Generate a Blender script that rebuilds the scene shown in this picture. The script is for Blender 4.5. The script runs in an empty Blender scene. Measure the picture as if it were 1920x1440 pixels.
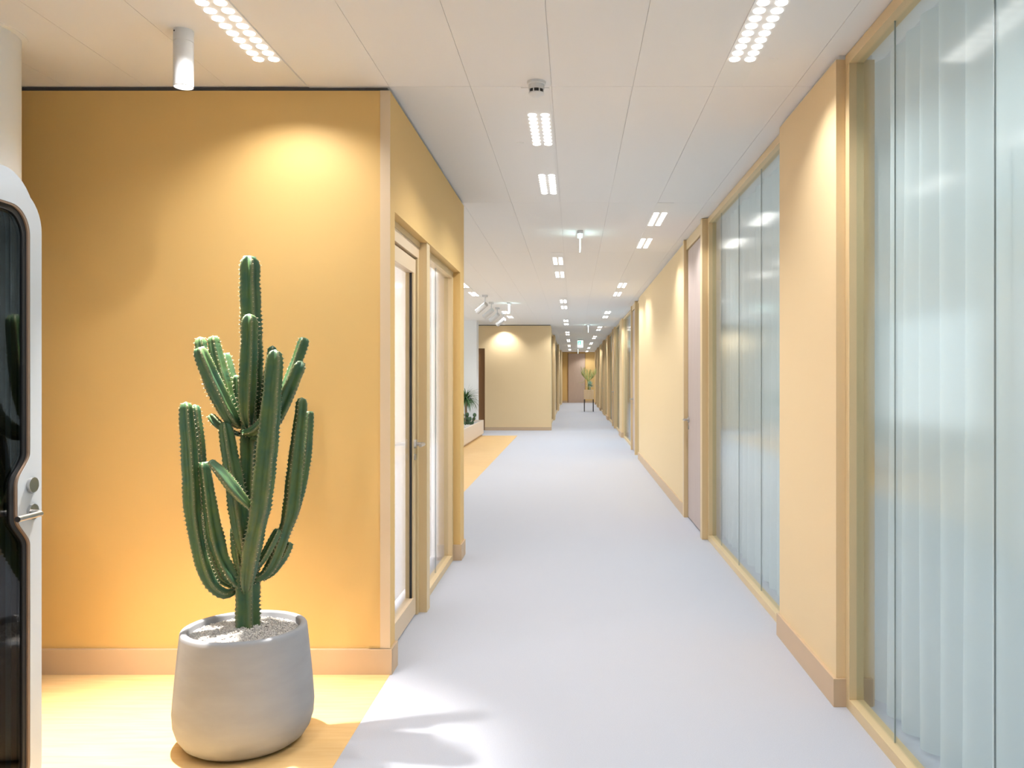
import bpy, bmesh, math, random
from mathutils import Vector, Matrix
R = random.Random(7)
PI = math.pi
scene = bpy.context.scene
C = scene.collection

# ------------------------------------------------------------------ camera, world, light, exposure
F = 1600.0                    # focal length in pixels of the 1920-wide frame
VX, VY = 1075.0, 707.0        # vanishing point of the corridor
EYE = 1.365
CEIL = 2.70
cam_d = bpy.data.cameras.new('camera')
cam = bpy.data.objects.new('camera', cam_d)
C.objects.link(cam)
cam.location = (0, 0, EYE)
cam.rotation_euler = (PI / 2, 0, 0)
cam_d.sensor_width = 36.0
cam_d.lens = F / 1920 * 36.0
cam_d.shift_x = -(VX - 960) / 1920
cam_d.shift_y = -(720 - VY) / 1920
cam_d.clip_start = 0.02
scene.camera = cam

world = bpy.data.worlds.new('world')
scene.world = world
world.use_nodes = True
wb = world.node_tree.nodes['Background']
wb.inputs[0].default_value = (0.80, 0.90, 1.0, 1)
wb.inputs[1].default_value = 0.6

vs = scene.view_settings
vs.view_transform = 'Standard'
vs.look = 'None'
vs.gamma = 1
vs.use_curve_mapping = False
vs.exposure = 0.44
scene.cycles.max_bounces = 7
scene.cycles.diffuse_bounces = 3
scene.cycles.glossy_bounces = 3
scene.cycles.use_adaptive_sampling = True
scene.cycles.adaptive_threshold = 0.08
scene.cycles.transparent_max_bounces = 24
scene.cycles.caustics_reflective = False
scene.cycles.caustics_refractive = False

LED_W = 40.0                  # strength of one LED lamp
LED_COL = (0.965, 0.98, 1.0)
DAY_COL = (0.80, 0.93, 1.0)

def area(name, loc, rot, sx, sy, power, col):
    l = bpy.data.lights.new(name, 'AREA')
    l.shape = 'RECTANGLE'; l.size = sx; l.size_y = sy
    l.energy = power; l.color = col
    o = bpy.data.objects.new(name, l)
    o.location = loc; o.rotation_euler = rot
    C.objects.link(o)
    return o
# daylight entering by the facade windows: right-hand offices, and the lounge on the left
area('daylight_offices', (4.55, 20.0, 1.5), (0, PI / 2, 0), 2.3, 47.0, 460, DAY_COL)
area('daylight_lounge', (-4.9, 13.5, 1.5), (0, -PI / 2, 0), 2.2, 12.0, 110, DAY_COL)

# ------------------------------------------------------------------ materials
MATS = {}
def mat(name, col, rough=0.6, metal=0.0, spec=0.5, noise=None, bump=None, emit=None, estr=0.0):
    """noise=(scale, amount, stretch) varies the colour; bump=(scale, strength, dist)."""
    m = bpy.data.materials.new(name); m.use_nodes = True
    nt = m.node_tree; b = nt.nodes['Principled BSDF']
    b.inputs['Base Color'].default_value = (*col, 1)
    b.inputs['Roughness'].default_value = rough
    b.inputs['Metallic'].default_value = metal
    b.inputs['Specular IOR Level'].default_value = spec
    if emit:
        b.inputs['Emission Color'].default_value = (*emit, 1)
        b.inputs['Emission Strength'].default_value = estr
    if noise or bump:
        tc = nt.nodes.new('ShaderNodeTexCoord')
    if noise:
        sc, am, st = noise
        mp = nt.nodes.new('ShaderNodeMapping'); mp.inputs['Scale'].default_value = st
        nz = nt.nodes.new('ShaderNodeTexNoise'); nz.inputs['Scale'].default_value = sc
        nz.inputs['Detail'].default_value = 5
        cr = nt.nodes.new('ShaderNodeValToRGB')
        cr.color_ramp.elements[0].position = 0.3; cr.color_ramp.elements[1].position = 0.7
        cr.color_ramp.elements[0].color = (*[c * (1 - am) for c in col], 1)
        cr.color_ramp.elements[1].color = (*[min(1, c * (1 + am)) for c in col], 1)
        nt.links.new(tc.outputs['Object'], mp.inputs[0]); nt.links.new(mp.outputs[0], nz.inputs[0])
        nt.links.new(nz.outputs[0], cr.inputs[0]); nt.links.new(cr.outputs[0], b.inputs['Base Color'])
    if bump:
        sc, stg, dist = bump
        n2 = nt.nodes.new('ShaderNodeTexNoise'); n2.inputs['Scale'].default_value = sc
        bp = nt.nodes.new('ShaderNodeBump'); bp.inputs['Strength'].default_value = stg
        bp.inputs['Distance'].default_value = dist
        nt.links.new(tc.outputs['Object'], n2.inputs[0]); nt.links.new(n2.outputs[0], bp.inputs['Height'])
        nt.links.new(bp.outputs[0], b.inputs['Normal'])
    MATS[name] = m
    return m

def glass(name, tint, f0=0.045, rough=0.0):
    m = bpy.data.materials.new(name); m.use_nodes = True
    nt = m.node_tree; nt.nodes.remove(nt.nodes['Principled BSDF'])
    out = nt.nodes['Material Output']
    lw = nt.nodes.new('ShaderNodeLayerWeight'); lw.inputs[0].default_value = 0.5
    pw = nt.nodes.new('ShaderNodeMath'); pw.operation = 'POWER'; pw.inputs[1].default_value = 5
    mu = nt.nodes.new('ShaderNodeMath'); mu.operation = 'MULTIPLY_ADD'
    mu.inputs[1].default_value = 1 - f0; mu.inputs[2].default_value = f0
    tr = nt.nodes.new('ShaderNodeBsdfTransparent'); tr.inputs[0].default_value = (*tint, 1)
    gl = nt.nodes.new('ShaderNodeBsdfGlossy'); gl.inputs['Roughness'].default_value = rough
    mx = nt.nodes.new('ShaderNodeMixShader')
    L = nt.links.new
    L(lw.outputs['Facing'], pw.inputs[0]); L(pw.outputs[0], mu.inputs[0]); L(mu.outputs[0], mx.inputs[0])
    L(tr.outputs[0], mx.inputs[1]); L(gl.outputs[0], mx.inputs[2]); L(mx.outputs[0], out.inputs[0])
    MATS[name] = m
    return m

def cloth(name, col, trans=0.5, open_=0.15):
    m = bpy.data.materials.new(name); m.use_nodes = True
    nt = m.node_tree; nt.nodes.remove(nt.nodes['Principled BSDF'])
    out = nt.nodes['Material Output']; L = nt.links.new
    df = nt.nodes.new('ShaderNodeBsdfDiffuse'); tl = nt.nodes.new('ShaderNodeBsdfTranslucent')
    tp = nt.nodes.new('ShaderNodeBsdfTransparent')
    for n in (df, tl): n.inputs[0].default_value = (*col, 1)
    a = nt.nodes.new('ShaderNodeMixShader'); a.inputs[0].default_value = trans
    b = nt.nodes.new('ShaderNodeMixShader'); b.inputs[0].default_value = open_
    L(df.outputs[0], a.inputs[1]); L(tl.outputs[0], a.inputs[2])
    L(a.outputs[0], b.inputs[1]); L(tp.outputs[0], b.inputs[2]); L(b.outputs[0], out.inputs[0])
    MATS[name] = m
    return m

def wood(name, c0, c1, scale, stretch, rough=0.45):
    m = bpy.data.materials.new(name); m.use_nodes = True
    nt = m.node_tree; b = nt.nodes['Principled BSDF']; L = nt.links.new
    b.inputs['Roughness'].default_value = rough
    tc = nt.nodes.new('ShaderNodeTexCoord'); mp = nt.nodes.new('ShaderNodeMapping')
    mp.inputs['Scale'].default_value = stretch
    nz = nt.nodes.new('ShaderNodeTexNoise'); nz.inputs['Scale'].default_value = scale
    nz.inputs['Detail'].default_value = 8; nz.inputs['Distortion'].default_value = 0.6
    cr = nt.nodes.new('ShaderNodeValToRGB')
    cr.color_ramp.elements[0].position = 0.3; cr.color_ramp.elements[1].position = 0.7
    cr.color_ramp.elements[0].color = (*c0, 1); cr.color_ramp.elements[1].color = (*c1, 1)
    L(tc.outputs['Object'], mp.inputs[0]); L(mp.outputs[0], nz.inputs[0]); L(nz.outputs[0], cr.inputs[0])
    L(cr.outputs[0], b.inputs['Base Color'])
    MATS[name] = m
    return m

mat('yellow_paint', (0.82, 0.54, 0.205), 0.55, spec=0.35, bump=(220, 0.04, 0.002))
mat('sand_paint', (0.88, 0.67, 0.385), 0.55, spec=0.35, bump=(220, 0.04, 0.002))
mat('base_paint', (0.66, 0.48, 0.31), 0.5, spec=0.4)
mat('frame_paint', (0.78, 0.59, 0.33), 0.38, spec=0.5)
mat('frame_pale', (0.80, 0.62, 0.42), 0.4, spec=0.5)
mat('white_paint', (0.82, 0.82, 0.82), 0.6)
mat('ceiling_white', (0.90, 0.885, 0.88), 0.6, spec=0.3, bump=(900, 0.05, 0.001))
mat('ceiling_void', (0.80, 0.78, 0.77), 0.9)
mat('lamp_panel_white', (0.88, 0.87, 0.86), 0.45)
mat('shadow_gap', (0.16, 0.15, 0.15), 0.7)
mat('floor_grey', (0.55, 0.565, 0.63), 0.62, spec=0.3, noise=(260, 0.05, (1, 1, 1)), bump=(400, 0.05, 0.001))
wood('floor_oak', (0.80, 0.50, 0.20), (0.88, 0.60, 0.28), 3.0, (1.2, 14, 1), 0.45)
mat('concrete', (0.33, 0.335, 0.35), 0.75, spec=0.25, noise=(7, 0.05, (1, 1, 3)), bump=(140, 0.10, 0.002))
mat('pebble', (0.58, 0.54, 0.50), 0.85, noise=(150, 0.5, (1, 1, 1)))
mat('soil', (0.42, 0.38, 0.34), 0.9, noise=(120, 0.4, (1, 1, 1)))
mat('steel', (0.55, 0.54, 0.53), 0.28, metal=1.0)
mat('black_metal', (0.02, 0.02, 0.022), 0.5)
mat('rubber', (0.012, 0.012, 0.014), 0.6)
mat('booth_white', (0.52, 0.55, 0.58), 0.42)
mat('booth_dark', (0.018, 0.020, 0.025), 0.7)
mat('ply_edge', (0.24, 0.16, 0.11), 0.6)
mat('strip_grey', (0.34, 0.37, 0.39), 0.5)
mat('silicone', (0.50, 0.58, 0.58), 0.5)
mat('plastic_white', (0.80, 0.81, 0.83), 0.4)
mat('spot_grey', (0.62, 0.62, 0.63), 0.45)
mat('slot_black', (0.01, 0.01, 0.012), 0.5)
mat('led', (1, 1, 1), 0.5, emit=(1.0, 0.97, 0.93), estr=3.5)
mat('sign_glow', (0.7, 0.95, 0.92), 0.4, emit=(0.70, 1.0, 0.96), estr=3.0)
mat('sign_green', (0.0, 0.35, 0.2), 0.4, emit=(0.10, 0.75, 0.50), estr=0.8)
mat('sign_white', (0.9, 1, 0.95), 0.4, emit=(0.85, 1.0, 0.95), estr=1.1)
wood('lilac_wood', (0.52, 0.41, 0.37), (0.62, 0.50, 0.45), 6.0, (30, 30, 0.5), 0.5)
wood('brown_wood', (0.56, 0.41, 0.31), (0.66, 0.50, 0.39), 6.0, (30, 30, 0.6), 0.5)
wood('dark_door_wood', (0.24, 0.11, 0.035), (0.29, 0.14, 0.05), 5.0, (20, 20, 0.5), 0.5)
mat('planter_cream', (0.78, 0.66, 0.54), 0.5)
wood('planter_oak', (0.86, 0.60, 0.34), (0.92, 0.68, 0.42), 4.0, (6, 6, 1), 0.5)
mat('leaf_green', (0.075, 0.17, 0.055), 0.5)
mat('leaf_dark', (0.05, 0.10, 0.045), 0.5)
mat('leaf_lime', (0.48, 0.48, 0.16), 0.5)
mat('leaf_blue', (0.42, 0.58, 0.46), 0.55)
mat('bark', (0.25, 0.17, 0.10), 0.8)
mat('spine', (0.50, 0.40, 0.27), 0.7)
glass('pane_glass', (0.955, 0.985, 0.98), f0=0.035, rough=0.12)
glass('room_glass', (0.97, 0.97, 0.96), f0=0.035, rough=0.10)
glass('booth_glass', (0.42, 0.44, 0.47), f0=0.05)
cloth('curtain_sheer', (0.80, 0.86, 0.87), 0.4, 0.05)
cloth('blind_white', (0.86, 0.84, 0.83), 0.45, 0.0)

def cactus_mat():
    m = bpy.data.materials.new('cactus_skin'); m.use_nodes = True
    nt = m.node_tree; b = nt.nodes['Principled BSDF']; L = nt.links.new
    at = nt.nodes.new('ShaderNodeAttribute'); at.attribute_name = 'crest'
    tc = nt.nodes.new('ShaderNodeTexCoord')
    nz = nt.nodes.new('ShaderNodeTexNoise'); nz.inputs['Scale'].default_value = 14; nz.inputs['Detail'].default_value = 4
    g = nt.nodes.new('ShaderNodeValToRGB')
    g.color_ramp.elements[0].position = 0.32; g.color_ramp.elements[1].position = 0.7
    g.color_ramp.elements[0].color = (0.036, 0.100, 0.055, 1); g.color_ramp.elements[1].color = (0.085, 0.140, 0.038, 1)
    r = nt.nodes.new('ShaderNodeValToRGB')
    r.color_ramp.elements[0].position = 0.86; r.color_ramp.elements[1].position = 1.0
    r.color_ramp.elements[0].color = (0, 0, 0, 1); r.color_ramp.elements[1].color = (0.5, 0.5, 0.5, 1)
    mx = nt.nodes.new('ShaderNodeMix'); mx.data_type = 'RGBA'
    L(tc.outputs['Object'], nz.inputs[0]); L(nz.outputs[0], g.inputs[0])
    L(at.outputs['Fac'], r.inputs[0]); L(r.outputs[0], mx.inputs[0])
    L(g.outputs[0], mx.inputs[6]); mx.inputs[7].default_value = (0.30, 0.27, 0.13, 1)
    L(mx.outputs[2], b.inputs['Base Color'])
    b.inputs['Roughness'].default_value = 0.42
    MATS['cactus_skin'] = m
cactus_mat()

# ------------------------------------------------------------------ helpers
def link(name, me, m, parent=None, smooth=False):
    o = bpy.data.objects.new(name, me)
    C.objects.link(o)
    if m: me.materials.append(MATS[m])
    if smooth:
        for p in me.polygons: p.use_smooth = True
    if parent: o.parent = parent
    return o
def obj(name, bm, m, parent=None, smooth=False, auto=None):
    bmesh.ops.recalc_face_normals(bm, faces=bm.faces)
    if auto is not None:
        for f in bm.faces: f.smooth = True
        for e in bm.edges:
            if len(e.link_faces) == 2 and e.calc_face_angle(0) > auto: e.smooth = False
    me = bpy.data.meshes.new(name); bm.to_mesh(me); bm.free()
    return link(name, me, m, parent, smooth)
def bx(bm, x0, x1, y0, y1, z0, z1, bev=0.0):
    vs_ = [bm.verts.new((x, y, z)) for x in (x0, x1) for y in (y0, y1) for z in (z0, z1)]
    fs = [bm.faces.new([vs_[i] for i in q]) for q in ((0, 1, 3, 2), (4, 6, 7, 5), (0, 4, 5, 1), (2, 3, 7, 6), (0, 2, 6, 4), (1, 5, 7, 3))]
    if bev > 0:
        es = list({e for f in fs for e in f.edges})
        bmesh.ops.bevel(bm, geom=es, offset=bev, segments=2, profile=0.7, affect='EDGES')
def box(name, m, x0, x1, y0, y1, z0, z1, parent=None, bev=0.0):
    bm = bmesh.new(); bx(bm, min(x0, x1), max(x0, x1), min(y0, y1), max(y0, y1), min(z0, z1), max(z0, z1), bev)
    return obj(name, bm, m, parent)
def cyl(bm, p0, p1, r0, r1=None, n=24, cap=True):
    p0 = Vector(p0); p1 = Vector(p1); r1 = r0 if r1 is None else r1
    d = (p1 - p0).normalized()
    u = d.orthogonal().normalized(); v = d.cross(u)
    a = [bm.verts.new(p0 + (u * math.cos(2 * PI * i / n) + v * math.sin(2 * PI * i / n)) * r0) for i in range(n)]
    b = [bm.verts.new(p1 + (u * math.cos(2 * PI * i / n) + v * math.sin(2 * PI * i / n)) * r1) for i in range(n)]
    for i in range(n):
        bm.faces.new((a[i], a[(i + 1) % n], b[(i + 1) % n], b[i]))
    if cap:
        bm.faces.new(a[::-1]); bm.faces.new(b)
def cylo(name, m, p0, p1, r0, r1=None, n=24, parent=None):
    bm = bmesh.new(); cyl(bm, p0, p1, r0, r1, n)
    return obj(name, bm, m, parent, auto=0.6)
def lathe(bm, prof, cx, cy, n=64):
    rings = []
    for r, z in prof:
        if r < 1e-6: rings.append([bm.verts.new((cx, cy, z))])
        else: rings.append([bm.verts.new((cx + r * math.cos(2 * PI * i / n), cy + r * math.sin(2 * PI * i / n), z)) for i in range(n)])
    for a, b in zip(rings, rings[1:]):
        for i in range(n):
            j = (i + 1) % n
            if len(a) == 1: bm.faces.new((a[0], b[j], b[i]))
            elif len(b) == 1: bm.faces.new((a[i], a[j], b[0]))
            else: bm.faces.new((a[i], a[j], b[j], b[i]))
def catmull(pts, k):
    out = []
    P = [pts[0]] + list(pts) + [pts[-1]]
    for i in range(1, len(P) - 2):
        for s in range(k):
            t = s / k
            out.append([0.5 * (2 * b + (c - a) * t + (2 * a - 5 * b + 4 * c - d) * t * t + (3 * b - a - 3 * c + d) * t ** 3)
                        for a, b, c, d in zip(P[i - 1], P[i], P[i + 1], P[i + 2])])
    out.append(list(pts[-1]))
    return out
def tube(bm, pts, k=4, n=8):
    """pts = (x, y, z, r), a smooth tube with pointed ends"""
    pts = catmull(pts, k)
    prev = None; u = None
    for i, p in enumerate(pts):
        c = Vector(p[:3])
        t = (Vector(pts[min(i + 1, len(pts) - 1)][:3]) - Vector(pts[max(i - 1, 0)][:3])).normalized()
        u = t.orthogonal().normalized() if u is None else (u - t * u.dot(t)).normalized()
        v = t.cross(u)
        ring = [bm.verts.new(c + (u * math.cos(2 * PI * j / n) + v * math.sin(2 * PI * j / n)) * max(p[3], 1e-4)) for j in range(n)]
        if prev:
            for j in range(n): bm.faces.new((prev[j], prev[(j + 1) % n], ring[(j + 1) % n], ring[j]))
        else: bm.faces.new(ring[::-1])
        prev = ring
    bm.faces.new(prev)
def empty(name, loc=(0, 0, 0)):
    o = bpy.data.objects.new(name, None); o.location = loc; o.empty_display_size = 0.1
    C.objects.link(o)
    return o
def tag(o, label, cat, group=None, kind=None):
    o['label'] = label; o['category'] = cat
    if group: o['group'] = group
    if kind: o['kind'] = kind
    return o
def struct(o, label=None):
    o['kind'] = 'structure'
    if label: o['label'] = label
    return o
def at(px, py, Y):
    return Vector(((px - VX) / F * Y, Y, EYE - (py - VY) / F * Y))
def local(o):
    """keep world placement of children built in world coordinates under an empty"""
    return o

# ------------------------------------------------------------------ the shell of the building
Y0, Y1 = -3.9, 45.55
LW = -0.843                   # corridor face of the small room
RW = 1.09                     # corridor face of the right wall
struct(box('floor', 'floor_grey', -5.0, 4.6, Y0, Y1 + 0.1, -0.12, 0.0), 'seamless pale grey corridor floor')
struct(box('floor_oak', 'floor_oak', -5.0, LW + 0.002, Y0, 3.925, -0.02, 0.0015), 'golden oak flooring beside the grey corridor floor')
struct(box('floor_oak', 'floor_oak', -5.0, -1.30, 6.57, 19.9, -0.02, 0.0015), 'golden oak flooring beside the long planter box')

ceil = struct(box('ceiling', 'ceiling_void', -5.0, 4.6, Y0, Y1 + 0.1, CEIL + 0.004, CEIL + 0.12), 'white metal plank ceiling')
JX = [-0.10 + 0.373 * k for k in range(-13, 4)] + [1.30]
row = 0
y = -3.88
while y < Y1:
    xs = JX if y < 20 else JX[11:]
    for a, b in zip(xs, xs[1:]):
        if y > 3.5 and y < 6.4 and b < -0.9: continue
        e = min(y + 2.6, Y1)
        box('ceiling_plank', 'ceiling_white', a + 0.0008, b - 0.0008, y + 0.0012, e - 0.0012, CEIL, CEIL + 0.0045, ceil)
    y += 2.6

# front-left yellow wall of the small room
WT = CEIL - 0.018
struct(box('wall_front', 'yellow_paint', -5.0, LW - 0.12, 3.925, 4.0, 0, WT), 'yellow wall behind the tall cactus')
struct(box('trim_1', 'frame_pale', LW - 0.045, LW + 0.001, 3.921, 3.9255, 0.1, WT), 'pale corner profile of the yellow wall')
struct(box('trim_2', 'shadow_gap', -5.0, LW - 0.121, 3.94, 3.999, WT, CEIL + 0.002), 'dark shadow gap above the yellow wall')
struct(box('baseboard_front', 'base_paint', -5.0, LW + 0.012, 3.908, 3.926, 0, 0.117, bev=0.002))
# corridor side of the small room
HEAD = 2.145
struct(box('wall_left', 'yellow_paint', LW - 0.12, LW, 3.925, 4.03, 0, WT), 'yellow pier at the corner of the small room')
struct(box('wall_left', 'yellow_paint', LW - 0.12, LW, 6.36, 6.57, 0, WT), 'yellow pier at the far end of the small room')
struct(box('wall_left', 'yellow_paint', LW - 0.12, LW, 4.03, 6.36, HEAD, WT), 'yellow wall above the glazed door')
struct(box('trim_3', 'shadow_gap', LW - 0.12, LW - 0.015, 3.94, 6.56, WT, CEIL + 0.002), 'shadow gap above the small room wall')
struct(box('baseboard_left', 'base_paint', LW - 0.10, LW + 0.012, 3.915, 4.045, 0, 0.117, bev=0.002))
struct(box('baseboard_left', 'base_paint', LW - 0.10, LW + 0.012, 6.345, 6.582, 0, 0.117, bev=0.002))
struct(box('wall_room_back', 'white_paint', -5.0, LW - 0.12, 6.47, 6.57, 0, CEIL), 'rear wall of the small room')
struct(box('wall_bounce_lining', 'white_paint', -3.5, LW - 0.12, 4.0, 4.03, 0, CEIL), 'white lining added inside the small room for whiter bounce light')  # unseen lining, added to keep yellow bounce off the blind
struct(box('wall_room_end', 'white_paint', -3.6, -3.5, 4.03, 6.47, 0, CEIL), 'white wall inside the small room')

# glazed door and window of the small room
FX = LW - 0.052               # front of the recessed frames
door = struct(empty('door_1', (FX, 4.5, 0)), 'glazed door of the small room')
def part(name, m, x0, x1, y0, y1, z0, z1, parent, bev=0.002):
    o = box(name, m, x0, x1, y0, y1, z0, z1, None, bev)
    o.parent = parent; o.matrix_parent_inverse = parent.matrix_world.inverted() if parent.matrix_world != Matrix() else Matrix.Translation(-parent.location)
    return o
def adopt(o, parent):
    o.parent = parent
    o.matrix_parent_inverse = Matrix.Translation(-Vector(parent.location))
    return o
part('jamb_head', 'frame_paint', FX - 0.06, FX + 0.006, 4.03, 4.95, 2.115, HEAD, door)
part('jamb_head', 'frame_pale', FX - 0.06, FX, 4.03, 4.95, 2.05, 2.115, door)
part('jamb', 'frame_paint', FX - 0.06, FX, 4.905, 4.95, 0, 2.05, door)
part('jamb', 'frame_paint', FX - 0.06, FX, 4.03, 4.06, 0, 2.05, door)
part('gasket', 'rubber', FX - 0.06, FX - 0.03, 4.06, 4.905, 2.035, 2.05, door, 0)
part('gasket', 'rubber', FX - 0.06, FX - 0.03, 4.888, 4.905, 0.01, 2.05, door, 0)
leaf = empty('door_leaf', (FX, 4.5, 0)); adopt(leaf, door)
part('top_rail', 'frame_pale', FX - 0.055, FX - 0.008, 4.07, 4.888, 1.955, 2.035, leaf)
part('bottom_rail', 'frame_pale', FX - 0.055, FX - 0.008, 4.07, 4.888, 0.012, 0.115, leaf)
part('stile', 'frame_paint', FX - 0.055, FX - 0.008, 4.825, 4.888, 0.115, 1.955, leaf)
part('stile', 'frame_paint', FX - 0.055, FX - 0.008, 4.07, 4.13, 0.115, 1.955, leaf)
part('pane', 'room_glass', FX - 0.034, FX - 0.026, 4.13, 4.825, 0.115, 1.955, leaf, 0)
part('bead', 'rubber', FX - 0.030, FX - 0.018, 4.819, 4.825, 0.115, 1.955, leaf, 0)
def lever_handle(parent, x, yy, z, side, dirn, m='steel'):
    """side = +1: handle stands out towards +X; dirn = which way along Y the lever points"""
    h = cylo('handle', m, (x - side * 0.004, yy, z), (x + side * 0.012, yy, z), 0.026, n=24); adopt(h, parent)
    bm = bmesh.new()
    tube(bm, [(x, yy, z, 0.010), (x + side * 0.04, yy, z, 0.010), (x + side * 0.055, yy + dirn * 0.02, z, 0.010),
              (x + side * 0.055, yy + dirn * 0.08, z, 0.0095), (x + side * 0.055, yy + dirn * 0.13, z, 0.009)], 5, 10)
    l = obj('lever', bm, m, None, auto=0.7); adopt(l, parent)
    k = cylo('key_plate', m, (x - side * 0.002, yy, z - 0.075), (x + side * 0.008, yy, z - 0.075), 0.018, n=20); adopt(k, parent)
lever_handle(door, FX - 0.008, 4.855, 0.985, 1, -1)
post = struct(box('trim_4', 'frame_paint', LW - 0.12, LW - 0.006, 4.95, 5.05, 0, HEAD, bev=0.002), 'pale post between glazed door and window')

def glazing(name, label, x_front, side, y0, y1, z0, z1, joints, stile0=True, stile1=True, gm='pane_glass', rail=0.045, st=0.05, pale=False):
    """glazed screen; front face at x_front, body lies to the 'side' (+1 = larger x) of it"""
    w = struct(empty(name, (x_front, (y0 + y1) / 2, z0)), label)
    fm = 'frame_paint'
    xb = x_front + side * 0.06
    part('head_rail', fm, x_front, xb, y0, y1, z1 - rail, z1, w)
    part('sill_rail', fm, x_front, xb, y0, y1, z0, z0 + rail, w)
    ya, yb = y0, y1
    if stile0: part('stile', fm, x_front, xb, y0, y0 + st, z0 + rail, z1 - rail, w); ya = y0 + st
    if stile1: part('stile', fm, x_front, xb, y1 - st, y1, z0 + rail, z1 - rail, w); yb = y1 - st
    ed = [ya] + sorted(j for j in joints if ya + 0.1 < j < yb - 0.1) + [yb]
    g0 = x_front + side * 0.030; g1 = x_front + side * 0.036
    for a, b in zip(ed, ed[1:]):
        part('pane', gm, g0, g1, a + 0.0012, b - 0.0012, z0 + rail - 0.004, z1 - rail + 0.004, w, 0)
    for j in ed[1:-1]:
        part('joint', 'silicone', g0, g1, j - 0.0012, j + 0.0012, z0 + rail, z1 - rail, w, 0)
    return w
glazing('window_1', 'glazed screen beside the door of the small room', FX, -1, 5.05, 6.36, 0.0, HEAD, [5.75], gm='room_glass')
tag(box('roller_blind', 'blind_white', -1.075, -1.071, 4.035, 6.44, 0.02, 2.64), 'white blind hanging inside the small glazed room', 'blind')
area('blind_backlight', (-3.45, 5.25, 1.5), (0, -PI / 2, 0), 1.6, 1.8, 190, (1, 0.96, 0.93))  # added lamp that brightens the blind from behind; this room has no window

# right-hand wall: yellow piers, glazed screens, doors, posts
GX = 1.128
def pier(y0, y1, label):
    struct(box('wall_right', 'sand_paint', RW, RW + 0.16, y0, y1, 0, WT), label)
    struct(box('trim_right', 'white_paint', RW + 0.012, RW + 0.15, y0, y1, WT, CEIL + 0.001), 'shadow gap above a right-hand pier')
    struct(box('baseboard_right', 'base_paint', RW - 0.014, RW + 0.15, y0 - 0.012, y1 + 0.012, 0, 0.117, bev=0.002))
for a, b, t in ((3.54, 4.51, 'narrow yellow pier between two curtained screens'), (8.38, 14.2, 'long yellow wall section beyond the lilac door'),
                (19.2, 20.2, 'yellow pier further along the corridor'), (27.0, 28.0, 'yellow pier near the plant stand'),
                (34.7, 35.7, 'yellow pier beside the plant stand'), (42.4, 43.4, 'last yellow pier before the end wall')):
    pier(a, b, t)
screens = [('window_2', -3.88, 3.54, [3.08 - 0.73 * i for i in range(9)], False, True), ('window_3', 4.51, 7.16, [5.27, 5.98, 6.69], True, True),
           ('window_4', 14.2, 14.96, [], True, True), ('window_5', 16.1, 19.2, [16.9, 17.7, 18.5], True, True),
           ('window_6', 20.2, 22.7, [21.0, 21.8], True, True), ('window_7', 23.85, 27.0, [24.6, 25.4, 26.2], True, True),
           ('window_8', 28.0, 30.5, [28.8, 29.6], True, True), ('window_9', 31.65, 34.7, [32.4, 33.2, 34.0], True, True),
           ('window_10', 35.7, 38.2, [36.5, 37.3], True, True), ('window_11', 39.35, 42.4, [40.1, 40.9, 41.7], True, True)]
for nm, a, b, js, s0, s1 in screens:
    glazing(nm, 'full-height glazed office screen in a golden frame', GX, 1, a, b, 0.0, CEIL - 0.004, js, s0, s1)
dn = 2
for a in (7.16, 14.96, 22.7, 30.5, 38.2):
    struct(box('trim_5', 'frame_paint', 1.08, 1.20, a, a + 0.10, 0, CEIL - 0.004, bev=0.002), 'golden post beside an office door')
    y0d, y1d = a + 0.10, a + 1.14 if a < 8 else a + 1.05
    if a < 8: struct(box('trim_6', 'frame_paint', 1.075, 1.20, 8.30, 8.38, 0, CEIL - 0.004, bev=0.002), 'golden jamb between lilac door and yellow wall')
    else: struct(box('trim_6', 'frame_paint', 1.08, 1.20, a + 1.05, a + 1.14, 0, CEIL - 0.004, bev=0.002), 'golden jamb beside an office door')
    d = struct(empty('door_%d' % dn, (GX, (y0d + y1d) / 2, 0)), 'full-height lilac wood office door'); dn += 1
    part('head', 'frame_paint', 1.10, 1.19, y0d, y1d, CEIL - 0.10, CEIL - 0.004, d)
    part('leaf', 'lilac_wood', 1.115, 1.16, y0d + 0.008, y1d - 0.008, 0.012, CEIL - 0.106, d)
    part('gap', 'rubber', 1.125, 1.17, y0d, y1d, 0.0, CEIL - 0.10, d, 0)
    lever_handle(d, 1.115, y1d - 0.07, 0.955, -1, -1)

# curtains
def curtain(y0, y1, z0, z1, X, label, seed):
    r = random.Random(seed)
    bm = bmesh.new(); n = max(60, int((y1 - y0) / 0.012)); nz = 6
    ph = r.random() * 6; g = []
    for i in range(n + 1):
        yy = y0 + (y1 - y0) * i / n
        ph += (y1 - y0) / n * 2 * PI / (0.20 + 0.045 * math.sin(yy * 3.1 + seed))
        colv = []
        for j in range(nz + 1):
            t = j / nz
            amp = 0.020 + 0.010 * (1 - t)
            colv.append(bm.verts.new((X + amp * math.sin(ph) + 0.006 * math.sin(yy * 9 + t * 3), yy + 0.012 * math.cos(ph + t), z0 + (z1 - z0) * t)))
        g.append(colv)
    for i in range(n):
        for j in range(nz): bm.faces.new((g[i][j], g[i + 1][j], g[i + 1][j + 1], g[i][j + 1]))
    return tag(obj('curtain', bm, 'curtain_sheer', None, smooth=True), label, 'curtain', 'sheer curtains behind the office screens')
cl = ['sheer pale curtain hanging behind the glass screen before the narrow yellow pier', 'sheer pale curtain behind the screen between narrow yellow pier and lilac door']
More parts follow.
